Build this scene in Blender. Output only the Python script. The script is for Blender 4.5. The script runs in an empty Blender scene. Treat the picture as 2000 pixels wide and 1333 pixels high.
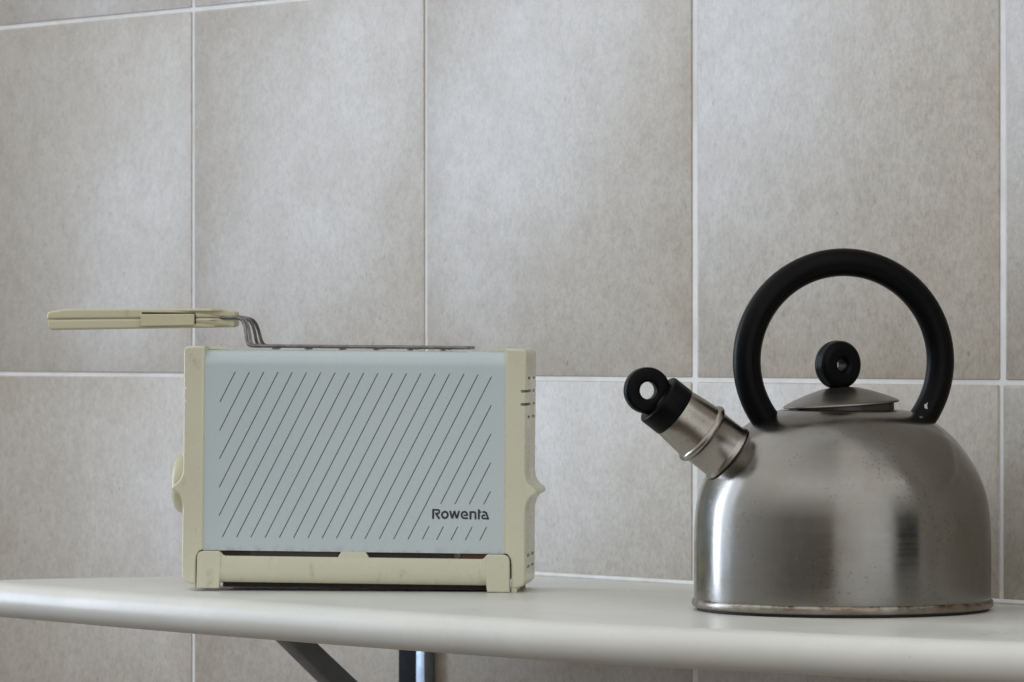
import bpy, math, random
from mathutils import Vector, Matrix
R = math.radians
random.seed(7)
sc = bpy.context.scene
col = sc.collection
ZS = 0.88                      # height of the shelf top above the floor (m)

# ------------------------------------------------------------------ camera
cd = bpy.data.cameras.new('camera'); cam = bpy.data.objects.new('camera', cd); col.objects.link(cam)
cam.location = (0, 0, ZS + 0.19); cam.rotation_euler = (R(90), 0, 0)
cd.sensor_width = 36; cd.lens = 8700 / 2000 * 36; cd.shift_y = 0.00275
cd.clip_start = 0.05; cd.clip_end = 100
cd.dof.use_dof = True; cd.dof.focus_distance = 3.28; cd.dof.aperture_fstop = 22
sc.camera = cam

# ------------------------------------------------------------------ world: the dim room behind the camera
w = bpy.data.worlds.new('World'); sc.world = w; w.use_nodes = True
nt = w.node_tree; nt.nodes.clear()
def N(nt, t, **k):
    n = nt.nodes.new(t)
    for a, b in k.items(): setattr(n, a, b)
    return n
out = N(nt, 'ShaderNodeOutputWorld'); bg = N(nt, 'ShaderNodeBackground'); nt.links.new(bg.outputs[0], out.inputs[0])
tc = N(nt, 'ShaderNodeTexCoord'); sp = N(nt, 'ShaderNodeSeparateXYZ'); nt.links.new(tc.outputs['Generated'], sp.inputs[0])
neg = N(nt, 'ShaderNodeMath', operation='MULTIPLY'); neg.inputs[1].default_value = -1; nt.links.new(sp.outputs['Y'], neg.inputs[0])
at = N(nt, 'ShaderNodeMath', operation='ARCTAN2'); nt.links.new(sp.outputs['X'], at.inputs[0]); nt.links.new(neg.outputs[0], at.inputs[1])
mr = N(nt, 'ShaderNodeMapRange'); nt.links.new(at.outputs[0], mr.inputs[0]); mr.inputs[1].default_value = -math.pi; mr.inputs[2].default_value = math.pi
rampn = N(nt, 'ShaderNodeValToRGB'); nt.links.new(mr.outputs[0], rampn.inputs[0])
def setramp(rn, stops):
    e = rn.color_ramp.elements
    while len(e) > 1: e.remove(e[-1])
    e[0].position = stops[0][0]; e[0].color = (*stops[0][1], 1)
    for p, c in stops[1:]:
        q = e.new(p); q.color = (*c, 1)
def az(a): return (a + 180) / 360
g = lambda v, t=0: (v * (1 + t), v, v * (1 - t))
setramp(rampn, [(az(-180), g(.36)), (az(-130), g(.38, -.02)), (az(-99), g(.52, -.06)), (az(-84), g(.42, -.02)), (az(-62), g(.27, .02)),
                (az(-44), g(.16, .06)), (az(-12), g(.145, .12)), (az(-8), g(.56, .02)), (az(14), g(.76, .0)), (az(33), g(.72, -.03)), (az(39), g(.03, -.02)),
                (az(60), g(.02, -.02)), (az(66), g(.055, .12)), (az(110), g(.03, .14)), (az(150), g(.06, .1))])
zr = N(nt, 'ShaderNodeValToRGB')
mz = N(nt, 'ShaderNodeMapRange'); nt.links.new(sp.outputs['Z'], mz.inputs[0]); mz.inputs[1].default_value = -1; mz.inputs[2].default_value = 1
nt.links.new(mz.outputs[0], zr.inputs[0])
setramp(zr, [(.5, (0, 0, 0)), (.53, (0, 0, 0)), (.60, (.14, .14, .14)), (.70, (.52, .52, .52)), (.80, (1, 1, 1)), (.90, (.80, .80, .80)), (1.0, (.30, .30, .30))])
m1 = N(nt, 'ShaderNodeMix', data_type='RGBA'); nt.links.new(zr.outputs[0], m1.inputs[0]); nt.links.new(rampn.outputs[0], m1.inputs[6])
m1.inputs[7].default_value = (.80, .80, .79, 1)       # ceiling
zl = N(nt, 'ShaderNodeValToRGB'); nt.links.new(mz.outputs[0], zl.inputs[0]); setramp(zl, [(.34, (1, 1, 1)), (.49, (0, 0, 0))])
m2 = N(nt, 'ShaderNodeMix', data_type='RGBA'); nt.links.new(zl.outputs[0], m2.inputs[0]); nt.links.new(m1.outputs[2], m2.inputs[6])
m2.inputs[7].default_value = (.085, .070, .056, 1)      # brown floor
nt.links.new(m2.outputs[2], bg.inputs[0]); bg.inputs[1].default_value = 1.47

# ------------------------------------------------------------------ the window at the left: two panes of daylight
def area(name, loc, sx, sy, power, color, direction):
    l = bpy.data.lights.new(name, 'AREA'); l.shape = 'RECTANGLE'; l.size = sx; l.size_y = sy; l.energy = power; l.color = color
    o = bpy.data.objects.new(name, l); col.objects.link(o); o.location = loc
    o.rotation_euler = Vector(direction).to_track_quat('-Z', 'Y').to_euler()
    return o
l1 = area('window_light', (-1.79, 4.18, ZS + .80), .27, 1.8, 3.3, (.68, .80, 1.0), (.90, -.44, 0)); l1.data.spread = R(70)
area('window_light', (-3.99, 4.48, ZS + 1.15), 1.1, 2.6, 16.0, (.68, .80, 1.0), (.965, -.26, 0))

sc.view_settings.view_transform = 'Standard'; sc.view_settings.look = 'None'
sc.view_settings.exposure = 0.12; sc.view_settings.gamma = 1
sc.view_settings.use_curve_mapping = False
sc.cycles.max_bounces = 8; sc.cycles.use_denoising = True

# ------------------------------------------------------------------ object helpers
def empty(name, loc, rot=(0, 0, 0), label=None, cat=None):
    o = bpy.data.objects.new(name, None); col.objects.link(o); o.location = loc; o.rotation_euler = rot
    o.empty_display_size = .05
    if label: o['label'] = label
    if cat: o['category'] = cat
    return o
def weight(o):
    for p in o.data.polygons:
        if len(p.vertices) > 4: p.use_smooth = False
class MB:
    def __init__(s): s.v = []; s.f = []
    def add(s, v, f, M=None):
        b = len(s.v)
        s.v += [tuple((M @ Vector(p)) if M else p) for p in v]
        s.f += [tuple(i + b for i in q) for q in f]
        return s
    def build(s, name, mat, parent=None, smooth=35, wn_=True):
        me = bpy.data.meshes.new(name); me.from_pydata(s.v, [], s.f); me.validate(); me.update()
        import bmesh
        bm = bmesh.new(); bm.from_mesh(me); bmesh.ops.recalc_face_normals(bm, faces=bm.faces); bm.to_mesh(me); bm.free()
        for p in me.polygons: p.use_smooth = True
        me.set_sharp_from_angle(angle=R(smooth))
        me.materials.append(mat)
        o = bpy.data.objects.new(name, me); col.objects.link(o)
        if parent: o.parent = parent
        if wn_: weight(o)
        return o
def fillet(poly, radii, n=5):
    """round the corners of a polygon; radii: one number or one per vertex"""
    out = []; L = len(poly)
    for i, p in enumerate(poly):
        r = radii if isinstance(radii, (int, float)) else radii[i]
        if r <= 0: out.append(tuple(p)); continue
        p = Vector(p); a = Vector(poly[i - 1]) - p; b = Vector(poly[(i + 1) % L]) - p
        la, lb = a.length, b.length; a.normalize(); b.normalize()
        ang = a.angle(b)
        if ang > 3.05: out.append(tuple(p)); continue
        d = min(r / math.tan(ang / 2), la * .48, lb * .48)
        p0 = p + a * d; p1 = p + b * d
        for k in range(n + 1):
            t = k / n
            q = p0 * (1 - t) ** 2 + p * 2 * t * (1 - t) + p1 * t * t
            out.append((q.x, q.y))
    return out
def offset(poly, d):
    """shrink a polygon inwards by d (either winding)"""
    L = len(poly); A = sum(poly[i - 1][0] * poly[i][1] - poly[i][0] * poly[i - 1][1] for i in range(L))
    s = 1 if A > 0 else -1; out = []
    for i in range(L):
        p = Vector(poly[i]); e0 = (p - Vector(poly[i - 1])).normalized(); e1 = (Vector(poly[(i + 1) % L]) - p).normalized()
        n0 = Vector((-e0.y, e0.x)) * s; n1 = Vector((-e1.y, e1.x)) * s
        m = n0 + n1
        k = m.length_squared
        m = m * (2 / k) if k > .3 else n0
        out.append(tuple(p + m * d))
    return out
def prism(poly, h0, h1, r0=0, r1=0, n=4):
    """polygon (a, b) extruded along c with rounded rims -> (a, b, c)"""
    rings = []
    if r0 > 0:
        for k in range(n + 1):
            t = math.pi / 2 * k / n; rings.append((offset(poly, r0 * (1 - math.sin(t))), h0 + r0 * (1 - math.cos(t))))
    else: rings.append((poly, h0))
    if r1 > 0:
        for k in range(n + 1):
            t = math.pi / 2 * k / n; rings.append((offset(poly, r1 * (1 - math.cos(t))), h1 - r1 * (1 - math.sin(t))))
    else: rings.append((poly, h1))
    v = []; f = []; L = len(poly)
    for pl, h in rings: v += [(a, b, h) for a, b in pl]
    for k in range(len(rings) - 1):
        for i in range(L):
            j = (i + 1) % L; f.append((k * L + i, k * L + j, (k + 1) * L + j, (k + 1) * L + i))
    f.append(tuple(reversed(range(L)))); f.append(tuple((len(rings) - 1) * L + i for i in range(L)))
    return v, f
XZ = Matrix(((1, 0, 0, 0), (0, 0, 1, 0), (0, 1, 0, 0), (0, 0, 0, 1)))      # (a,b,c) -> (a,c,b): outline in x-z, depth y
YZ = Matrix(((0, 0, 1, 0), (1, 0, 0, 0), (0, 1, 0, 0), (0, 0, 0, 1)))      # (a,b,c) -> (c,a,b): outline in y-z, along x
def box(x0, x1, y0, y1, z0, z1, r=0):
    pl = [(x0, y0), (x1, y0), (x1, y1), (x0, y1)]
    if r: pl = fillet(pl, r * 1.15, 3)
    return prism(pl, z0, z1, r, r, 3)
def lathe(prof, seg=96, close=False):
    """profile [(r, z)] about z"""
    v = []; f = []; n = len(prof)
    for i in range(seg):
        a = 2 * math.pi * i / seg; c, s = math.cos(a), math.sin(a)
        v += [(r * c, r * s, z) for r, z in prof]
    for i in range(seg):
        j = (i + 1) % seg
        for k in range(n if close else n - 1):
            l = (k + 1) % n; f.append((i * n + k, j * n + k, j * n + l, i * n + l))
    if not close:
        if prof[0][0] > 1e-6: f.append(tuple(reversed([i * n for i in range(seg)])))
        if prof[-1][0] > 1e-6: f.append(tuple(i * n + n - 1 for i in range(seg)))
    return v, f
def catmull(pts, n=8):
    P = [Vector(p) for p in pts]; P = [P[0] * 2 - P[1]] + P + [P[-1] * 2 - P[-2]]; out = []
    for i in range(1, len(P) - 2):
        a, b, c, d = P[i - 1:i + 3]
        for k in range(n):
            t = k / n
            out.append(.5 * ((2 * b) + (c - a) * t + (2 * a - 5 * b + 4 * c - d) * t * t + (3 * b - a - 3 * c + d) * t ** 3))
    out.append(P[-2]); return out
def tube(pts, r, seg=14, rf=None):
    pts = [Vector(p) for p in pts]; v = []; f = []; n = len(pts)
    up = None
    for i, p in enumerate(pts):
        t = (pts[min(i + 1, n - 1)] - pts[max(i - 1, 0)]).normalized()
        if up is None: up = t.orthogonal().normalized()
        up = (up - t * up.dot(t)).normalized(); s = t.cross(up)
        rr = r if rf is None else rf(i / (n - 1))
        v += [tuple(p + (up * math.cos(2 * math.pi * k / seg) + s * math.sin(2 * math.pi * k / seg)) * rr) for k in range(seg)]
    for i in range(n - 1):
        for k in range(seg):
            l = (k + 1) % seg; f.append((i * seg + k, i * seg + l, (i + 1) * seg + l, (i + 1) * seg + k))
    f.append(tuple(reversed(range(seg)))); f.append(tuple((n - 1) * seg + k for k in range(seg)))
    return v, f
def axis_matrix(origin, zaxis, xhint=(0, 0, 1)):
    z = Vector(zaxis).normalized(); x = Vector(xhint); x = (x - z * x.dot(z)).normalized(); y = z.cross(x)
    M = Matrix((x, y, z)).transposed().to_4x4(); M.translation = Vector(origin); return M

# ------------------------------------------------------------------ material helpers
class Mat:
    def __init__(s, name, rough=.5, metal=0, spec=.5):
        s.m = bpy.data.materials.new(name); s.m.use_nodes = True; s.nt = s.m.node_tree
        s.b = s.nt.nodes['Principled BSDF']; s.b.inputs['Roughness'].default_value = rough
        s.b.inputs['Metallic'].default_value = metal; s.b.inputs['Specular IOR Level'].default_value = spec
        s.tc = N(s.nt, 'ShaderNodeTexCoord')
    def link(s, a, b): s.nt.links.new(a, b)
    def coord(s, scale=(1, 1, 1), src='Object', loc=(0, 0, 0)):
        mp = N(s.nt, 'ShaderNodeMapping'); mp.inputs['Scale'].default_value = scale; mp.inputs['Location'].default_value = loc
        s.link(s.tc.outputs[src], mp.inputs[0]); return mp.outputs[0]
    def noise(s, vec, scale, detail=4, rough=.55, dist=0):
        n = N(s.nt, 'ShaderNodeTexNoise'); n.inputs['Scale'].default_value = scale; n.inputs['Detail'].default_value = detail
        n.inputs['Roughness'].default_value = rough; n.inputs['Distortion'].default_value = dist
        s.link(vec, n.inputs['Vector']); return n.outputs['Fac']
    def ramp(s, fac, stops):
        r = N(s.nt, 'ShaderNodeValToRGB'); setramp(r, [(p, (c, c, c) if isinstance(c, (int, float)) else c) for p, c in stops])
        s.link(fac, r.inputs[0]); return r.outputs[0]
    def mix(s, fac, a, b, blend='MIX'):
        n = N(s.nt, 'ShaderNodeMix', data_type='RGBA', blend_type=blend)
        for idx, val in ((0, fac), (6, a), (7, b)):
            if isinstance(val, (int, float)) and idx == 0: n.inputs[0].default_value = val
            elif isinstance(val, tuple): n.inputs[idx].default_value = (*val, 1)
            else: s.link(val, n.inputs[idx])
        return n.outputs[2]
    def math(s, op, a, b):
        n = N(s.nt, 'ShaderNodeMath', operation=op)
        for i, val in enumerate((a, b)):
            if isinstance(val, (int, float)): n.inputs[i].default_value = val
            else: s.link(val, n.inputs[i])
        return n.outputs[0]
    def color(s, c):
        if isinstance(c, tuple): s.b.inputs['Base Color'].default_value = (*c, 1)
        else: s.link(c, s.b.inputs['Base Color'])
        return s
    def rough(s, o): s.link(o, s.b.inputs['Roughness']); return s
    def bump(s, h, strength, dist):
        n = N(s.nt, 'ShaderNodeBump'); n.inputs['Strength'].default_value = strength; n.inputs['Distance'].default_value = dist
        s.link(h, n.inputs['Height'])
        if s.b.inputs['Normal'].is_linked: s.link(s.b.inputs['Normal'].links[0].from_socket, n.inputs['Normal'])
        s.link(n.outputs[0], s.b.inputs['Normal']); return s

def tile_material():
    M = Mat('glazed_stone_tile', .32, spec=.75)
    at = N(M.nt, 'ShaderNodeAttribute'); at.attribute_name = 'tile_seed'
    add = N(M.nt, 'ShaderNodeVectorMath', operation='ADD'); M.link(M.tc.outputs['Object'], add.inputs[0]); M.link(at.outputs['Vector'], add.inputs[1])
    def mp(sc_):
        m = N(M.nt, 'ShaderNodeMapping'); m.inputs['Scale'].default_value = sc_; M.link(add.outputs[0], m.inputs[0]); return m.outputs[0]
    cloud = M.noise(mp((1, 1, .95)), 7, 7, .64, .25)
    cloud2 = M.noise(mp((1, 1, .85)), 19, 6, .66, .15)
    grain = M.noise(mp((1, 1, .6)), 420, 4, .7)
    grain2 = M.noise(mp((1, 1, .8)), 150, 4, .7)
    c = M.mix(M.ramp(cloud, [(.32, 0), (.68, 1)]), (.432, .386, .316), (.482, .450, .396))
    c = M.mix(M.math('MULTIPLY', M.ramp(cloud2, [(.44, 0), (.70, 1)]), .42), c, (.370, .312, .235))
    c = M.mix(M.math('MULTIPLY', M.ramp(M.noise(mp((1, 1, .8)), 11, 5, .6, .3), [(.52, 0), (.72, 1)]), .20), c, (.520, .500, .468))
    c = M.mix(1.0, c, M.ramp(grain, [(.30, .80), (.52, 1.0), (.75, 1.10)]), 'MULTIPLY')
    c = M.mix(1.0, c, M.ramp(grain2, [(.30, .84), (.5, 1.0), (.72, 1.09)]), 'MULTIPLY')
    fine = M.noise(mp((1, 1, .8)), 62, 6, .68, .1)
    c = M.mix(M.math('MULTIPLY', M.ramp(fine, [(.50, 0), (.68, 1)]), .38), c, (.345, .300, .240))
    c = M.mix(M.math('MULTIPLY', M.ramp(M.noise(mp((1, 1, .9)), 48, 6, .66, .1), [(.52, 0), (.70, 1)]), .30), c, (.545, .525, .495))
    # tan staining towards the tile rims
    uv = N(M.nt, 'ShaderNodeSeparateXYZ'); M.link(M.tc.outputs['UV'], uv.inputs[0])
    ex = M.math('ABSOLUTE', M.math('SUBTRACT', uv.outputs[0], .5), 0); ey = M.math('ABSOLUTE', M.math('SUBTRACT', uv.outputs[1], .5), 0)
    e = M.math('MAXIMUM', ex, ey)
    rim = M.math('MULTIPLY', M.ramp(e, [(.40, 0), (.497, 1)]), M.ramp(M.noise(mp((1, 1, 1)), 22, 4, .6), [(.40, .1), (.62, 1)]))
    c = M.mix(M.math('MULTIPLY', rim, .26), c, (.27, .21, .14))
    vo = N(M.nt, 'ShaderNodeTexVoronoi'); vo.inputs['Scale'].default_value = 75; M.link(mp((1, 1, .6)), vo.inputs['Vector'])
    sel = M.ramp(M.noise(mp((1, 1, 1)), 33, 2, .5), [(.55, 0), (.62, 1)])
    pit = M.math('MULTIPLY', M.ramp(vo.outputs['Distance'], [(.05, 1), (.13, 0)]), sel)
    c = M.mix(M.math('MULTIPLY', pit, .55), c, (.17, .15, .13))
    M.color(c)
    M.rough(M.ramp(cloud2, [(.3, .37), (.7, .41)]))
    M.bump(grain2, .25, .0003); M.bump(M.noise(mp((1, 1, 1)), 60, 5, .6), .22, .0007); M.bump(cloud2, .15, .0006)
    return M.m
def grout_material():
    M = Mat('grout', .75, spec=.3)
    c = M.ramp(M.noise(M.coord(), 60, 5, .6), [(.3, (.76, .77, .77)), (.7, (.86, .87, .87))])
    c = M.mix(M.math('MULTIPLY', M.ramp(M.noise(M.coord(), 9, 3), [(.5, 0), (.7, 1)]), .35), c, (.50, .45, .38))
    M.color(c); M.bump(M.noise(M.coord(), 900, 3), .4, .0004); return M.m
def plastic(name, c0, c1, rough=.33, grime=(.20, .16, .08), g=.35):
    M = Mat(name, rough, spec=.5)
    n = M.noise(M.coord(), 9, 4, .6)
    c = M.ramp(n, [(.3, c0), (.7, c1)])
    spots = M.math('MULTIPLY', M.ramp(M.noise(M.coord((1, 1, .5)), 85, 5, .65), [(.60, 0), (.74, 1)]), g)
    c = M.mix(spots, c, grime)
    fl = M.math('MULTIPLY', M.ramp(M.noise(M.coord(), 420, 2, .5), [(.72, 0), (.78, 1)]), g)
    c = M.mix(fl, c, grime)
    M.color(c); M.rough(M.ramp(M.noise(M.coord(), 30, 4), [(.3, rough - .06), (.7, rough + .1)]))
    M.bump(M.noise(M.coord(), 700, 2), .12, .0002); M.bump(M.noise(M.coord(), 14, 2), .25, .0012)
    return M.m
def flat(name, c, rough=.5, metal=0, spec=.5, var=.15, sc_=60):
    M = Mat(name, rough, metal, spec)
    M.color(M.ramp(M.noise(M.coord(), sc_, 4, .6), [(.3, tuple(x * (1 - var) for x in c)), (.7, tuple(x * (1 + var) for x in c))]))
    M.rough(M.ramp(M.noise(M.coord(), 40, 4), [(.3, max(rough - .07, .02)), (.7, rough + .08)]))
    return M.m
def panel_material():
    M = Mat('painted_steel_panel', .26, spec=.5)
    c = M.ramp(M.noise(M.coord((1, 1, .35)), 14, 3, .5), [(.3, (.485, .57, .60)), (.7, (.53, .605, .62))])
    c = M.mix(M.math('MULTIPLY', M.ramp(M.noise(M.coord(), 380, 2, .5), [(.73, 0), (.79, 1)]), .35), c, (.30, .27, .22))
    # grime that has crept in along the sheet's lower and side edges
    sx = N(M.nt, 'ShaderNodeSeparateXYZ'); M.link(M.tc.outputs['Object'], sx.inputs[0])
    low = M.math('MULTIPLY', M.ramp(sx.outputs[2], [(.0293, 1), (.0320, 0)]), M.ramp(M.noise(M.coord(), 130, 4), [(.45, 0), (.62, 1)]))
    c = M.mix(M.math('MULTIPLY', low, .6), c, (.22, .19, .13))
    M.color(c); M.rough(M.ramp(M.noise(M.coord(), 20, 4), [(.3, .24), (.7, .29)]))
    M.bump(M.noise(M.coord(), 900, 2), .10, .0002); M.bump(M.noise(M.coord((1, 1, .5)), 5, 1), .3, .0035)
    return M.m
def steel(name, base=(.44, .43, .415), rough=.27, grime=.35, aniso=.6, axis='Z', brush=True):
    M = Mat(name, rough, 1.0)
    M.b.inputs['Anisotropic'].default_value = aniso; M.b.inputs['Anisotropic Rotation'].default_value = .25
    tg = N(M.nt, 'ShaderNodeTangent', direction_type='RADIAL', axis=axis); M.link(tg.outputs[0], M.b.inputs['Tangent'])
    b2 = tuple(x * .86 for x in base)
    c = M.ramp(M.noise(M.coord(), 16, 5, .62, .3), [(.3, (b2[0], b2[1] * .98, b2[2] * .93)), (.7, base)])
    film = M.math('MULTIPLY', M.ramp(M.noise(M.coord((1, 1, .7), loc=(3, 1, 2)), 28, 6, .65), [(.46, 0), (.70, 1)]), grime)
    c = M.mix(film, c, (.22, .195, .16))
    zc = N(M.nt, 'ShaderNodeSeparateXYZ'); M.link(M.tc.outputs['Object'], zc.inputs[0])
    vo = N(M.nt, 'ShaderNodeTexVoronoi'); vo.inputs['Scale'].default_value = 320; M.link(M.coord(), vo.inputs['Vector'])
    sel = M.ramp(M.noise(M.coord(loc=(5, 2, 0)), 26, 3, .6), [(.46, 0), (.60, 1)])
    sp_ = M.math('MULTIPLY', M.math('MULTIPLY', M.ramp(vo.outputs['Distance'], [(.16, 1), (.30, 0)]), sel), grime * 1.3)
    c = M.mix(sp_, c, (.10, .085, .07))
    M.color(c)
    st = M.noise(M.coord((6, 6, 900)), 1, 3, .6)
    rr = M.math('ADD', M.ramp(M.noise(M.coord((3, 3, 300)), 1, 3, .6), [(.3, rough - .025), (.7, rough + .025)]), M.math('MULTIPLY', film, .30))
    M.rough(rr)
    if brush: M.bump(st, .04, .0002)
    M.bump(M.noise(M.coord(loc=(1, 4, 2)), 12, 2), .20, .0025)
    return M.m

M_tile = tile_material(); M_grout = grout_material()
M_cream = plastic('aged_cream_plastic', (.605, .600, .455), (.655, .650, .515), .24)
M_cream2 = plastic('yellowed_cream_plastic', (.56, .535, .365), (.63, .605, .445), .30, g=.35)
M_panel = panel_material()
M_print = flat('grey_print', (.020, .028, .036), .5)
M_dark = flat('dark_inside', (.025, .018, .013), .6)
M_brown = flat('scorched_brown', (.085, .036, .010), .55)
M_screw = flat('screw_metal', (.10, .095, .085), .4, 1)
M_wire = flat('dull_wire', (.22, .21, .205), .36, 1, var=.3, sc_=150)
M_black = flat('black_plastic', (.0028, .0028, .0032), .36, spec=.09)
M_steel = steel('brushed_steel', (.240, .233, .220), .185, .42, .35)
M_spout = steel('stained_steel', (.35, .33, .30), .25, .22, .3)
M_lid = steel('lid_steel', (.25, .24, .23), .30, .3, .4)
M_rail = flat('grey_painted_metal', (.14, .152, .165), .38, .2)
M_rail2 = flat('galvanised_metal', (.24, .28, .33), .36, .8)
M_rail3 = flat('rail_painted_shade', (.012, .015, .018), .7, spec=.1)  # near-black colour paints in the shade on the rail's left flange

# ------------------------------------------------------------------ tiled wall
THW = R(-49.24)
wall = empty('tiled_wall', (-.2877, 4.017, ZS), (0, 0, THW), 'wall of large square mottled beige tiles with pale grout behind the shelf', 'wall')
P = .3305
jx = {0: (0, .0042), 1: (.3287, .0034), 2: (.6612, .0062), 3: (.9915, .0060)}
def joint(i):
    if i in jx: return jx[i]
    rr = random.Random(i * 13 + 5); return (i * P + rr.uniform(-.0006, .0006), rr.uniform(.0035, .0055))
rows = [(-.88, .002)] + [(.1617 + .33 * k, .0036) for k in range(-3, 7)]
tm_v = []; tm_f = []; tm_seed = []; tm_uv = []
def rtile(x0, x1, z0, z1, seed, tilt):
    r = .0007; dp = .0016
    b = len(tm_v)
    ring = []
    for ins, y in ((0, dp), (0, .0006), (r * .3, .00018), (r, 0.0)):
        pl = [(x0 + ins, z0 + ins), (x1 - ins, z0 + ins), (x1 - ins, z1 - ins), (x0 + ins, z1 - ins)]
        cr = .0016
        pl = fillet(pl, cr, 3)
        ring.append([(a, y + tilt[0] * (a - x0) + tilt[1] * (c - z0) + tilt[2], c) for a, c in pl])
    L = len(ring[0])
    for q in ring: tm_v.extend(q)
    def addf(f):
        tm_f.append(tuple(b + i for i in f)); tm_seed.append(seed)
        tm_uv.append([((tm_v[b + i][0] - x0) / (x1 - x0), (tm_v[b + i][2] - z0) / (z1 - z0)) for i in f])
    for k in range(len(ring) - 1):
        for i in range(L):
            j = (i + 1) % L; addf((k * L + i, k * L + j, (k + 1) * L + j, (k + 1) * L + i))
    addf([3 * L + i for i in range(L)])
for i in range(-7, 5):
    xa, wa = joint(i); xb, wb = joint(i + 1)
    for k in range(len(rows) - 1):
        z0 = rows[k][0] + rows[k][1] / 2; z1 = rows[k + 1][0] - rows[k + 1][1] / 2
        rr = random.Random(i * 97 + k * 31 + 3)
        x0 = xa + wa / 2; x1 = xb - wb / 2
        if rows[k + 1][0] < .17:          # rows below the joint at .16: the right-hand joints run a little narrower
            if i == 3: x0 -= .0022
            if i == 2: x0 += 0; x1 -= .0006
        rtile(x0, x1, z0, z1, (rr.uniform(-40, 40), rr.uniform(-40, 40), rr.uniform(-40, 40)),
              (rr.uniform(-.0006, .0006), rr.uniform(-.0004, .0004), rr.uniform(-.0001, .0001)))
me = bpy.data.meshes.new('tile_face'); me.from_pydata(tm_v, [], tm_f); me.update()
a = me.attributes.new('tile_seed', 'FLOAT_VECTOR', 'FACE')
for i, s_ in enumerate(tm_seed): a.data[i].vector = s_
uvl = me.uv_layers.new(name='UVMap')
for p, uvs in zip(me.polygons, tm_uv):
    for li, q in zip(p.loop_indices, uvs): uvl.data[li].uv = q
    p.use_smooth = True
me.set_sharp_from_angle(angle=R(60)); me.materials.append(M_tile)
o = bpy.data.objects.new('tile_face', me); col.objects.link(o); o.parent = wall
MB().add(*box(-7 * P - .01, 5 * P + .01, .0008, .12, -.88, 2.14)).build('grout', M_grout, wall)

# ------------------------------------------------------------------ shelf
def W2(x, y): return (x, y)
shelf = empty('wall_shelf', (0, 3.3, ZS), label='white wall shelf with a thick rounded front edge carrying the toaster and the kettle', cat='shelf')
MS = Mat('white_laminate', .34, spec=.5)
c = MS.ramp(MS.noise(MS.coord((1, 1, 1)), 5, 4, .6), [(.3, (.62, .625, .590)), (.7, (.69, .692, .655))])
c = MS.mix(MS.math('MULTIPLY', MS.ramp(MS.noise(MS.coord(), 55, 6, .7), [(.50, 0), (.75, 1)]), .20), c, (.50, .48, .42))
c = MS.mix(MS.math('MULTIPLY', MS.ramp(MS.noise(MS.coord(), 330, 2, .5), [(.735, 0), (.79, 1)]), .5), c, (.25, .22, .18))
sc_ = MS.math('MULTIPLY', MS.ramp(MS.noise(MS.coord((9, 160, 60), loc=(2, 0, 0)), 1, 3, .6), [(.66, 0), (.72, 1)]), MS.ramp(MS.noise(MS.coord(), 6, 3, .6), [(.50, 0), (.62, 1)]))
c = MS.mix(MS.math('MULTIPLY', sc_, .30), c, (.40, .38, .33))
MS.color(c); MS.rough(MS.ramp(MS.noise(MS.coord(), 12, 5, .6), [(.3, .26), (.7, .42)]))
MS.bump(MS.noise(MS.coord(), 240, 3), .12, .0004); MS.bump(MS.noise(MS.coord(), 7, 2), .25, .003)
M_shelf = MS.m
wd = Vector((math.cos(THW), math.sin(THW))); wn = Vector((wd.y, -wd.x)); W0 = Vector((-.2877, 4.017))
def onwall(s, d=.0): q = W0 + wd * s + Vector((-.7575, -.6529)) * d; return (q.x, q.y)
front = [(-.432, 3.577), (-.4087, 3.5557), (-.3165, 3.442), (-.2303, 3.339), (-.1712, 3.273), (-.0802, 3.173), (0, 3.091), (.0352, 3.056),
         (.10, 3.000), (.1695, 2.950), (.2015, 2.926), (.2708, 2.874), (.345, 2.828), (.43, 2.788), (.52, 2.760), (.61, 2.748), (.70, 2.752)]
end = [(-.03, 3.693), (-.10, 3.684), (-.17, 3.670), (-.2296, 3.6505), (-.2696, 3.637), (-.292, 3.630), (-.3329, 3.616), (-.3725, 3.602), (-.4117, 3.583)]
fr = [tuple(p)[:2] for p in catmull([(*p, 0) for p in front], 4)]
en = [tuple(p)[:2] for p in catmull([(*p, 0) for p in end], 3)]
core = [onwall(1.55, .0145)] + [onwall(.43, .0145)] + en + fr
core = [p for i, p in enumerate(core) if (Vector(p) - Vector(core[i - 1])).length > .002]
# bullnose: half-round sweep outside the core outline
T = .028; rb = T / 2; rings = []
NB = 12
for k in range(NB + 1):
    t = math.pi * k / NB; rings.append((offset(core, -rb * math.sin(t)), -rb + rb * math.cos(t)))
v = []; f = []; L = len(core)
for pl, h in rings: v += [(a, b - 3.3, h) for a, b in pl]
for k in range(NB):
    for i in range(L):
        j = (i + 1) % L; f.append((k * L + i, k * L + j, (k + 1) * L + j, (k + 1) * L + i))
f.append(tuple(range(L))); f.append(tuple(NB * L + i for i in range(L)))
MB().add(v, f).build('shelf_top', M_shelf, shelf, 40)
# sealant bead where the shelf meets the wall
pts = [(*onwall(s, .0020), .0004) for s in [.44 + .05 * i for i in range(22)]]
MB().add(*tube([(x, y - 3.3, z) for x, y, z in pts], .0026, 8)).build('sealant', M_grout, shelf)
# support rail on the wall and slanted brace, built in wall axes (s, outwards, z)
WM = Matrix.Translation((-.2877, 4.017 - 3.3, 0)) @ Matrix.Rotation(THW, 4, 'Z')
def wbox(s0, s1, d0, d1, z0, z1, r=.0008): return box(s0, s1, -d1, -d0, z0, z1, r)
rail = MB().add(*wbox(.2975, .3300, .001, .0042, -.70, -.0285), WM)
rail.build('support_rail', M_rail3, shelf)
MB().add(*wbox(.3294, .3414, .0012, .0115, -.70, -.0285), WM).build('rail_cover', M_rail2, shelf)
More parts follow.
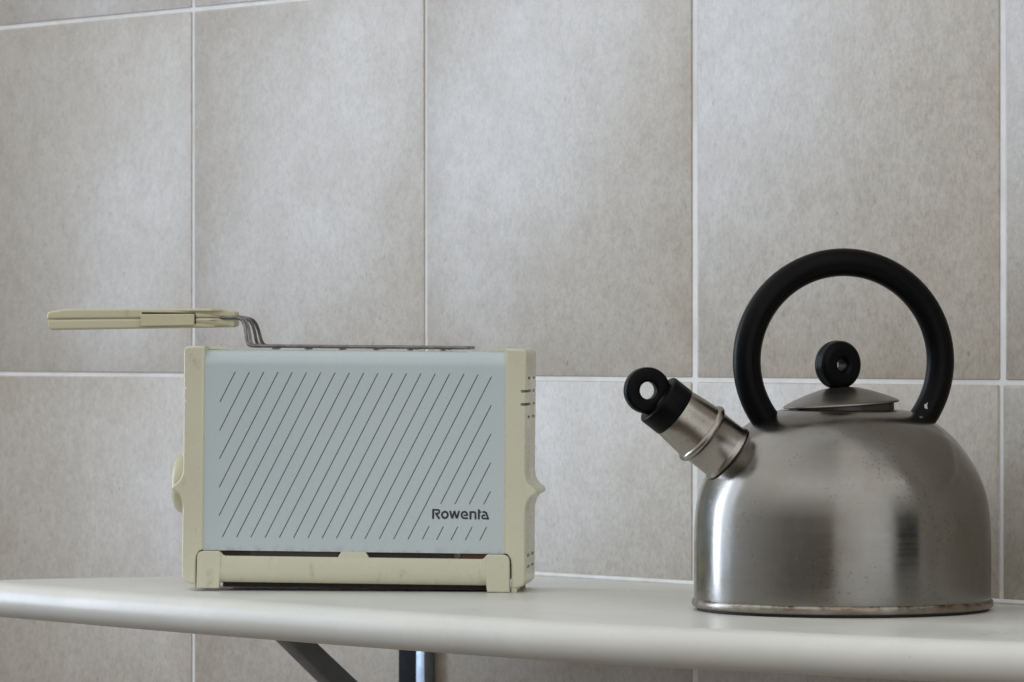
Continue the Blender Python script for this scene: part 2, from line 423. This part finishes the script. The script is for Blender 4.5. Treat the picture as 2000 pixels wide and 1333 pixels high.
# brace: from the wall below, outwards and up to the shelf's underside
s0, s1 = .318, .338
d_lo, z_lo, d_hi, z_hi = .013, -.157, .166, -.0310
dv = Vector((d_hi - d_lo, z_hi - z_lo)).normalized(); nv = Vector((-dv.y, dv.x)) * .0100
quad = [(d_lo + nv.x, z_lo + nv.y), (d_hi + nv.x, z_hi + nv.y), (d_hi - nv.x, z_hi - nv.y), (d_lo - nv.x, z_lo - nv.y)]
quad = [(d, min(z, -.0286)) for d, z in quad]
v, f = prism(quad, s0, s1, .0015, .0015, 3)
MB().add([(c_, -a_, b_) for a_, b_, c_ in v], f, WM).build('brace', M_rail, shelf)

# ------------------------------------------------------------------ toaster
E_T = .0085
TROT = Matrix.Rotation(R(-5.6), 4, 'Z') @ Matrix.Rotation(E_T, 4, 'Y')
toaster = empty('toaster', (-.1221, 3.4129, ZS + .0011), TROT.to_euler(),
                'boxy cream and grey-blue toaster with slanted pinstripes and a brand name on its front', 'toaster')
D = .079
outl = [(-.1160, .1862), (-.1325, .1862), (-.1323, .094), (-.1326, .0895), (-.1335, .0860), (-.1350, .0832), (-.1370, .0812), (-.1390, .0797), (-.1404, .0785),
        (-.1409, .0768), (-.1402, .0752), (-.1385, .0740), (-.1362, .0725), (-.1344, .0700), (-.1333, .0670), (-.1327, .0635), (-.1325, .060),
        (-.1328, .0085), (-.1308, .0048), (-.1262, .0032), (-.1219, .0032), (-.1219, .0205), (-.1213, .0252), (-.1190, .0288), (-.1160, .0299)]
rad = [0, .0045] + [0] * 15 + [.003, .003, .0025, 0] + [0] * 4
capL = fillet(outl, rad, 4)
capR = [(-x, z) for x, z in reversed(capL)]
def cut(o, boxes):
    cm = MB()
    for bx in boxes: cm.add(*box(*bx))
    c_ = cm.build('cutter', M_dark, None)
    md = o.modifiers.new('slots', 'BOOLEAN'); md.operation = 'DIFFERENCE'; md.object = c_; md.solver = 'EXACT'
    o2 = o.copy(); o2.parent = None; o2.matrix_world = Matrix(); col.objects.link(o2)
    bpy.context.view_layer.update()
    dg = bpy.context.evaluated_depsgraph_get()
    nm = bpy.data.meshes.new_from_object(o2.evaluated_get(dg))
    o.modifiers.clear(); o.data = nm; nm.name = o.name
    for p in nm.polygons: p.use_smooth = True
    nm.set_sharp_from_angle(angle=R(35))
    bpy.data.objects.remove(o2); bpy.data.objects.remove(c_); weight(o)
slotz = [.1637, .1538, .1438, .1340]
for sgn, pl in ((-1, capL), (1, capR)):
    o = MB().add(*prism(pl, 0, D, .0018, .0018, 5), XZ).build('side_housing', M_cream, toaster, 32, False)
    bx = []
    for i, z in enumerate(slotz):
        a0, a1 = ((.1280 if sgn > 0 else .1302), .16) if i in (1, 2) else (.1235, .16)
        spans = [(-.02, .040), (.052, .070)] if i in (1, 2) else [(.012, .034), (.050, .070)]
        for y0, y1 in spans:
            xs = sorted((sgn * a0, sgn * a1)); bx.append((xs[0], xs[1], y0, y1, z - .0010, z + .0010))
    for z in (.0275, .0190):
        for y0, y1 in ((.016, .036), (.050, .070)):
            xs = sorted((sgn * .1235, sgn * .16)); bx.append((xs[0], xs[1], y0, y1, z - .0010, z + .0010))
    cut(o, bx)
    for y in (.0045, .0720):
        MB().add(*box(*sorted((sgn * .1220, sgn * .1262)), y - .0035, y + .0035, 0.0, .0036, .0004)).build('foot', M_cream, toaster)
# steel shell: front-and-top sheet, rear sheet, top bridges
def arc(cy, cz, r, a0, a1, n=8):
    return [(cy + r * math.cos(R(a0 + (a1 - a0) * k / n)), cz + r * math.sin(R(a0 + (a1 - a0) * k / n))) for k in range(n + 1)]
yf = .0014
fo = [(yf, .0293)] + arc(yf + .012, .1835 - .012, .012, 180, 90) + [(.034, .1835)]
fi = [(.034, .1825)] + list(reversed(arc(yf + .012, .1835 - .012, .011, 180, 90))) + [(yf + .001, .0293)]
MB().add(*prism(fo + fi, -.1167, .1167), YZ).build('front_panel', M_panel, toaster, 25)
bo = [(D - y, z) for y, z in fo + fi]
MB().add(*prism(bo, -.1167, .1167), YZ).build('rear_panel', M_panel, toaster, 25)
for a0, a1 in ((-.1166, -.092), (.092, .1166)):
    MB().add(*box(a0, a1, .0342, D - .0342, .1824, .1834)).build('top_bridge', M_panel, toaster)
MB().add(*box(-.1155, .1155, .0046, D - .0046, .0070, .165)).build('chassis', M_dark, toaster)
# curved lip of the left housing lapping over the top
lip = [(-.1170, .1838), (-.1170, .1862), (-.112, .1863), (-.106, .1858), (-.101, .1848), (-.0975, .1838)]
for sgn in (-1, 1):
    pl = lip if sgn < 0 else [(-x, z) for x, z in reversed(lip)]
    MB().add(*prism(pl, .018, D - .018), XZ).build('housing_lip', M_cream, toaster)
# pinstripes and lettering printed on the front panel
pr = MB()
u0, u1, zt0, zb0 = -.1043, .1054, .1667, .0396
sl = 1.98; du = (.0843 + .0925) / 16; hw = .00033
lines = []
n = 0
for n in range(0, 27):
    ut = -.0925 + du * n                       # crossing with the top boundary
    ztop = zt0; zbot = zb0
    # u(z) = ut - (zt0 - z)/sl
    za = min(zt0, zt0 - (ut - u1) * sl); zb = max(zb0, zt0 - (ut - u0) * sl)
    if za - zb < .001: continue
    za -= .0018 * max(0, (ut - .09) / .016) if ut < u1 + .001 and ut > .09 else 0
    segs = [(za, zb)]
    # gap round the lettering
    uA = ut - (zt0 - .0671) / sl; 
    if uA > .0600:
        segs = []
        if za > .0671: segs.append((za, max(.0671, zb)))
        if zb < .0498: segs.append((min(.0498, za), zb))
    for z_a, z_b in segs:
        if z_a - z_b > .001: lines.append((ut - (zt0 - z_a) / sl, z_a, ut - (zt0 - z_b) / sl, z_b))
yp = yf - .00012
for ua, za, ub, zb in lines:
    pr.add([(ua - hw, yp, za), (ua + hw, yp, za), (ub + hw, yp, zb), (ub - hw, yp, zb)], [(0, 1, 2, 3)])
pr.build('pinstripe_print', M_print, toaster)
lt = MB(); lay = [0]
def stroke(pts, wd_=58):
    y = yp - .00003 * (lay[0] % 3 + 1); lay[0] += 1
    P_ = [Vector(((x - 125) / 15.385 / 2558 + .0604, .0630 - ((yy - 165) - .0085 * (x - 125)) / 15.385 / 2558)) for x, yy in pts]
    h = wd_ / 2 / 15.385 / 2558; Lf = []; Rt = []
    closed = (P_[0] - P_[-1]).length < 1e-7
    if closed: P_ = P_[:-1]
    m = len(P_)
    for i, p in enumerate(P_):
        a_ = P_[i - 1] if (closed or i > 0) else None; b_ = P_[(i + 1) % m] if (closed or i < m - 1) else None
        d0 = (p - a_).normalized() if a_ is not None else None; d1 = (b_ - p).normalized() if b_ is not None else None
        if d0 is None: d0 = d1
        if d1 is None: d1 = d0
        n0 = Vector((-d0.y, d0.x)); n1 = Vector((-d1.y, d1.x)); mm = n0 + n1; mm = mm * (2 / max(mm.length_squared, .5))
        Lf.append(p + mm * h); Rt.append(p - mm * h)
    v = [(q.x, y, q.y) for q in Lf] + [(q.x, y, q.y) for q in Rt]
    f = [(i, (i + 1) % m, m + (i + 1) % m, m + i) for i in range(m if closed else m - 1)]
    lt.add(v, f)
def ell(cx, cy, rx, ry, a0=0, a1=360, n=24): return [(cx + rx * math.cos(R(a0 + (a1 - a0) * k / n)), cy + ry * math.sin(R(a0 + (a1 - a0) * k / n))) for k in range(n + 1)]
stroke([(167, 163), (167, 460)], 64)
stroke([(199, 190), (310, 190)] + ell(310, 242, 45, 52, -70, 70, 8) + [(310, 296), (228, 296)], 54)
stroke([(245, 300), (362, 458)], 58)
o_ = ell(522, 340, 88, 95); o_[-1] = o_[0]; stroke(o_, 60)
stroke([(678, 216), (742, 446)], 60); stroke([(808, 216), (748, 446)], 56); stroke([(812, 216), (878, 446)], 56); stroke([(954, 216), (884, 446)], 60)
stroke([(1222, 437), (1120, 437)] + ell(1112, 340, 86, 97, 100, 340, 16) + [(1195, 345)], 56)
stroke([(1222, 348), (1085, 348)], 46)
stroke([(1297, 226), (1297, 470)], 64); stroke([(1329, 252), (1400, 252)] + ell(1402, 302, 46, 50, -80, 0, 5) + [(1448, 470)], 58)
stroke([(1550, 172), (1550, 472)], 64); stroke([(1582, 252), (1622, 252)], 50)
stroke([(1655, 250), (1735, 250), (1772, 275), (1840, 474)], 56)
stroke([(1812, 446), (1700, 446)] + ell(1700, 395, 52, 50, 100, 265, 8) + [(1750, 352)], 52)
lt.build('lettering', M_print, toaster)
# base bar with its two legs and centre tab
legp = lambda s: fillet([(s * .1210, .0002), (s * .1206, .0289), (s * .1036, .0289), (s * .1022, .0262), (s * .1030, .0050), (s * .1036, .0002)], [0, .0058, 0, 0, 0, 0], 5)
bar = MB()
for s_ in (-1, 1):
    pl = legp(s_);
    if s_ < 0: pl = pl[::-1]
    bar.add(*prism(pl, -.0016, .0042, .0008, 0, 4), XZ)
# the bar proper: section (y, z) run along x
sec = [(.0042, .0252), (.0006, .0252), (-.0002, .0246), (-.0005, .0225), (-.0006, .0180), (-.0005, .0140), (.0000, .0105), (.0012, .0075), (.0026, .0058), (.0042, .0050)]
bar.add(*prism(sec, -.1032, .1032), YZ)
bar.add(*prism(fillet([(-.0122, .0245), (-.0092, .0293), (.0098, .0293), (.0128, .0245)], [0, .0006, .0006, 0], 3), -.0002, .0042, .0003, 0, 3), XZ)
for x0, x1 in ((-.1028, -.0985), (.0985, .1028)):     # little ramps beside the legs
    s_ = -1 if x0 < 0 else 1
    bar.add(*prism([(s_ * .1028, .0248), (s_ * .1028, .0286), (s_ * .1012, .0262), (s_ * .0985, .0249)], .0002, .0042), XZ)
bar.build('base_bar', M_cream, toaster, 30)
MB().add(*box(.083, .1020, .0043, .0045, .0248, .0300)).build('inner_bracket', M_brown, toaster)
MB().add(*box(-.080, -.012, .0043, .0045, .0248, .0300)).build('inner_bracket', flat('smoked_metal', (.05, .04, .032), .5), toaster)
MB().add(*lathe([(0, 0), (.0028, .0002), (.0034, .0010), (.0034, .0030), (0, .0030)], 20), Matrix.Translation((.080, .0030, .0277)) @ Matrix.Rotation(R(-90), 4, 'X')).build('screw', M_screw, toaster)
MB().add(*box(-.1025, .1025, .012, D - .010, .0008, .0068)).add(*box(-.1025, .1025, .0050, .0125, .0044, .0068)).build('bottom_plate_shade', M_dark, toaster)  # underside plate, made dark and deep to stand in for shade below the bar
# browning dial on the left side
prof = [(0, .1475), (.010, .1474), (.0165, .1466), (.0200, .1450), (.0222, .1425), (.0232, .1385), (.0236, .1340), (.0236, .1315), (0, .1315)]
MB().add(*lathe(prof, 64), Matrix.Translation((0, .045, .0787)) @ Matrix.Rotation(R(-90), 4, 'Y')).build('dial', M_cream2, toaster, 40)

# ------------------------------------------------------------------ toasting tongs lying on the toaster
def tl(u, y, z): return toaster_m @ Vector((u, y, z))
toaster_m = Matrix.Translation((-.1221, 3.4129, ZS + .0011)) @ TROT
base = toaster_m @ Vector((0, .045, .1836))
tongs = empty('toasting_tongs', base, TROT.to_euler(), 'wire sandwich tongs with a cream handle lying flat across the toaster', 'tongs')
def tp(u, y, z): return (u, y - .045, z - .1836)
TM = Matrix.Translation((0, -.045, -.1836))
# handle halves: side outline in x-z tapering, rounded in depth
SH = lambda u: (u + .2454) / .1469
zb_ = lambda u: .1976 + .0032 * SH(u); zm_ = lambda u: .2059 + .0026 * SH(u); zt_ = lambda u: .2140 + .0013 * SH(u)
up = fillet([(-.2452, zm_(-.2454) + .0001), (-.0985, zm_(-.0985) + .0001), (-.0985, zt_(-.0985) - .0022), (-.1060, zt_(-.106)), (-.125, zt_(-.125) + .0002), (-.2300, zt_(-.23)), (-.2445, zt_(-.2454) - .0022)], [0, 0, .0028, .004, .0, .006, .003], 4)
lo = fillet([(-.2452, zm_(-.2454) - .0003), (-.0985, zm_(-.0985) - .0003), (-.0985, zb_(-.0985) + .0002), (-.2425, zb_(-.2425))], [0, 0, .0028, .0028], 4)
def handle_half(pl, name):
    # two depths: full depth for most of the length, slimmer nose at the right end
    v, f = prism(pl, .0, 1.0, 0, 0)
    rings = []
    nlev = [(0.0, .0018), (.10, .0009), (.25, .0003), (.5, 0)]
    m = MB()
    r = .0016
    v, f = prism(pl, .026, .064, r, r, 4)
    vv = []
    for a_, b_, c_ in v:
        t = max(0, min(1, (a_ + .1135) / .004)); k = 1 - .42 * t
        vv.append((a_, .045 + (c_ - .045) * k, b_))
    m.add(vv, f, TM)
    return m.build(name, M_cream2, tongs, 30)
# extra vertices where the nose starts
def densify(pl):
    out = []
    for i, p in enumerate(pl):
        q = pl[(i + 1) % len(pl)]
        out.append(p)
        d = abs(q[0] - p[0])
        if d > .006:
            n_ = max(2, int(d / .004))
            for k in range(1, n_): out.append((p[0] + (q[0] - p[0]) * k / n_, p[1] + (q[1] - p[1]) * k / n_))
    return out
handle_half(densify(up), 'upper_handle'); handle_half(densify(lo), 'lower_handle')
cl = MB().add(*prism(fillet([(-.1706, .2010), (-.1286, .2022), (-.1286, .2110), (-.1706, .2104)], .0008, 3), .0222, .040, .0006, 0, 3), XZ)
cl.v = [tuple(TM @ Vector(p)) for p in cl.v]
cl.build('locking_clip', M_cream2, tongs)
sh = MB().add(*box(-.1700, -.1284, .0254, .030, .2106, .2120), TM).add(*box(-.1290, -.1278, .0254, .03, .2030, .2110), TM)
sh.build('clip_recess_shade', M_dark, tongs)  # dark strips drawn as the shadow line round the clip
ws = MB()
wires = [(.019, .0022, 0.0, .2082), (.036, .0026, .0002, .2087), (.056, .0042, .0006, .2088), (.073, .0058, .0008, .2082)]
for i, (y, dx, dz, zh) in enumerate(wires):
    yh = .045 + (y - .045) * .45
    pts = [(-.118, yh, zh), (-.108, yh, zh), (-.0985 + dx * .6, yh + (y - yh) * .1, zh), (-.0945 + dx * .9, yh + (y - yh) * .25, zh - .0014), (-.0920 + dx, yh + (y - yh) * .45, zh - .0055),
           (-.0903 + dx, yh + (y - yh) * .65, zh - .0115), (-.0890 + dx, yh + (y - yh) * .85, .1905), (-.0872 + dx, y, .1877), (-.0835 + dx, y, .18665), (-.070, y, .1866)]
    pts = catmull(pts, 6) + [Vector((-.03, y, .1866)), Vector((.03, y, .1866)), Vector((.0835, y, .1866))]
    ws.add(*tube(pts, .00135, 12), TM)
ws.add(*tube([(.0835, .0178, .1866), (.0835, .0742, .1866)], .00135, 12), TM)
for i, u in enumerate((-.0680, -.0425, -.0160, .0105, .0370, .0625)):
    ws.add(*tube([(u + .002, .0175, .1849), (u - .0012, .0745, .1849)], .0009, 10), TM)
    if i > 2: ws.add(*tube([(u + .0072, .0175, .1852), (u + .0040, .0745, .1852)], .0005, 8), TM)
ws.build('wire_basket', M_wire, tongs, 50)

# ------------------------------------------------------------------ kettle
KX, KY = .2363, 3.188
kettle = empty('kettle', (KX, KY, ZS), label='brushed steel whistling kettle with a black hoop handle and a short stubby spout', cat='kettle')
bp = [(.060, .0022), (.1035, .0022), (.1056, .0040), (.1060, .0070), (.1061, .0100), (.1062, .030), (.1061, .045), (.1059, .055), (.1055, .063), (.1050, .0698),
      (.1041, .0760), (.1028, .0820), (.1010, .0881), (.0984, .0950), (.0955, .1008), (.0922, .1062), (.0885, .1117), (.0845, .1172), (.0796, .1228), (.0745, .1276), (.0690, .1320), (.0630, .1358), (.0570, .1388), (.0510, .1411), (.0460, .1424), (.0425, .1429), (.0400, .1430), (0, .1430)]
bps = [tuple(p)[:2] for p in catmull([(*p, 0) for p in bp[4:-2]], 4)]
MB().add(*lathe(bp[:4] + bps + [(0, .1430)], 160)).build('body', M_steel, kettle, 40)
M_rim = Mat('stained_rim', .33, .9)
c = M_rim.ramp(M_rim.noise(M_rim.coord((1, 1, 1.5)), 30, 5, .65), [(.35, (.36, .335, .30)), (.62, (.22, .185, .14))])
sx = N(M_rim.nt, 'ShaderNodeSeparateXYZ'); M_rim.link(M_rim.tc.outputs['Object'], sx.inputs[0])
rust = M_rim.math('MULTIPLY', M_rim.ramp(sx.outputs[2], [(.0052, 0), (.0068, 1)]), M_rim.ramp(M_rim.noise(M_rim.coord((1, 1, 2)), 75, 5, .7), [(.46, 0), (.60, 1)]))
c = M_rim.mix(rust, c, (.075, .030, .014)); M_rim.color(c)
M_rim.rough(M_rim.ramp(M_rim.noise(M_rim.coord(), 50, 4), [(.3, .25), (.7, .5)])); M_rim.bump(M_rim.noise(M_rim.coord(), 160, 4), .3, .0006)
rp = [(.1058, .0082), (.1066, .0080), (.1072, .0074), (.1076, .0062), (.1077, .0048), (.1075, .0034), (.1069, .0025), (.1060, .0021), (.1045, .0020), (.1045, .0040)]
MB().add(*lathe(rp, 160, True)).build('base_rim', M_rim.m, kettle, 50)
MB().add(*lathe([(0, 0.0), (.1036, 0.0), (.1042, .0006), (.1042, .0024), (0, .0024)], 96)).build('base', flat('blackened_base', (.010, .009, .008), .6), kettle)
# spout
sd = Vector((-.771, -.208, .602)).normalized(); SM = axis_matrix((-.085, -.023, .1134), sd, (0, 0, 1))
sprof = [(.0213, -.0180), (.0213, -.0030), (.0222, -.0026), (.0226, -.0018), (.0222, -.0009), (.0214, .0003), (.0211, .0020), (.0210, .0090), (.0211, .0180), (.0216, .0190), (.0228, .0194), (.0236, .0204), (.0238, .0216), (.0234, .0230), (.0224, .0240),
         (.0215, .0244), (.0213, .0256), (.0207, .0330), (.0199, .0400), (.0191, .0466), (.0186, .0480), (0, .0480)]
o = MB().add(*lathe(sprof, 96), Matrix()).build('spout', M_spout, kettle, 40); o.matrix_local = SM
o = MB().add(*lathe([(.0205, -.0085), (.0222, -.0085), (.0222, -.0029), (.0205, -.0029)], 72, True)).build('spout_seam', M_dark, kettle, 40); o.matrix_local = SM
cprof = [(.0176, .0462), (.0188, .0464), (.0193, .0472), (.0194, .0480), (.0194, .0608), (.0191, .0620), (.0182, .0627), (0, .0630)]
cap = MB().add(*lathe(cprof, 72)).build('whistle_cap', M_black, kettle, 40); cap.matrix_local = SM
def ring_profile(Ro, Ri, h, rd):
    p = []
    for k in range(7):
        t = R(90 * k / 6); p.append((Ro - rd + rd * math.cos(t), h - rd + rd * math.sin(t)))
    for k in range(7):
        t = R(90 + 90 * k / 6); p.append((Ri + rd * .8 + rd * .8 * math.cos(t), h - rd * .8 + rd * .8 * math.sin(t)))
    return p + [(r_, -z_) for r_, z_ in reversed(p)]
# ring grip of the whistle cap: its plane holds the spout axis
rn = Vector((.26, -.966, 0)); rn = (rn - sd * rn.dot(sd)).normalized()
rc = Vector((-.085, -.023, .1134)) + sd * .0725
o = MB().add(*lathe(ring_profile(.0165, .0062, .0052, .0028), 72, True)).build('whistle_ring', M_black, kettle, 50); o.matrix_local = axis_matrix(rc, rn)
# lid, lifted a little at its right side
lm = Matrix.Translation((-.0008, 0, .1466)) @ Matrix.Rotation(R(15), 4, 'Z') @ Matrix.Rotation(R(-3.7), 4, 'Y')
lp = [(0, .0126), (.006, .0124), (.012, .0116), (.018, .0101), (.024, .0082), (.030, .0060), (.036, .0036), (.0400, .0018), (.0414, .0009), (.0417, .0002), (.0412, -.0004), (.0385, -.0004)]
lps = [tuple(p)[:2] for p in catmull([(*p, 0) for p in lp[:-2]], 3)] + lp[-2:] + [(0, -.0006)]
M_neck = flat('lid_neck_steel', (.07, .062, .055), .4, .8)
o = MB().add(*lathe([(.0378, -.0008), (.0378, -.0130), (0, -.0130)], 96)).build('lid_neck', M_neck, kettle); o.matrix_local = lm
o = MB().add(*lathe(lps, 96)).build('lid', M_lid, kettle, 35); o.matrix_local = lm
kn = Vector((math.sin(R(33)), -math.cos(R(33)), 0))
o = MB().add(*lathe(ring_profile(.0172, .0044, .0078, .0048), 72, True)).add(*lathe([(.0150, -.0016), (.0174, -.0016), (.0174, -.0012), (.0150, -.0012)], 72, True)).build('lid_knob', M_black, kettle, 50)
o.matrix_local = axis_matrix((-.0031, 0, .1750), kn)
MB().add(*lathe([(.006, .1555), (.0052, .1585), (.006, .1605), (0, .1605)], 32), Matrix.Translation((-.0022, 0, 0))).build('knob_stem', M_black, kettle)
# hoop handle
hm = Matrix.Rotation(R(15), 4, 'Z')
pts = []
for k in range(81):
    t = R(-39.5 + 259 * k / 80)
    pts.append((.0732 * math.cos(t), 0, .1778 + .0706 * math.sin(t)))
v, f = tube(pts, .0100, 28)
o = MB().add(v, f, Matrix.Translation((.0014, 0, 0)) @ hm).build('handle', M_black, kettle, 50)
a_ = R(-31.0); cx, cz = .0732 * math.cos(a_), .1778 + .0706 * math.sin(a_)
ch = hm @ Vector((cx - .0040, -.0092, cz + .0040))
MB().add(*prism([(-.0009, -.0016), (.0012, -.0022), (.0008, .0008), (.0014, .0026), (-.0002, .0014), (-.0012, .0010)], -.0002, .0002, 0, 0), Matrix.Translation(ch + Vector((.0014, 0, 0))) @ XZ).build('pale_fleck', flat('pale_grey_plastic', (.5, .5, .5), .6), kettle)  # small flat pale grey fleck on the handle's right end

# ------------------------------------------------------------------ sub-parts: hang them under the part they belong to
def kid(thing_, name): return [c for c in thing_.children if c.name.split('.')[0] == name]
def hang(thing_, part, names):
    p = kid(thing_, part)[0]
    for n_ in names:
        for c_ in kid(thing_, n_):
            m_ = p.matrix_local.inverted() @ c_.matrix_local
            c_.parent = p; c_.matrix_local = m_
bpy.context.view_layer.update()
hang(toaster, 'front_panel', ['pinstripe_print', 'lettering'])
hang(kettle, 'lid', ['lid_neck', 'knob_stem', 'lid_knob'])
hang(kettle, 'whistle_cap', ['whistle_ring'])
hang(kettle, 'spout', ['spout_seam'])
hang(kettle, 'handle', ['pale_fleck'])
for f_ in kid(toaster, 'foot'):
    x_ = sum(v_.co.x for v_ in f_.data.vertices)
    h_ = [q for q in kid(toaster, 'side_housing') if sum(v_.co.x for v_ in q.data.vertices) * x_ > 0][0]
    f_.parent = h_
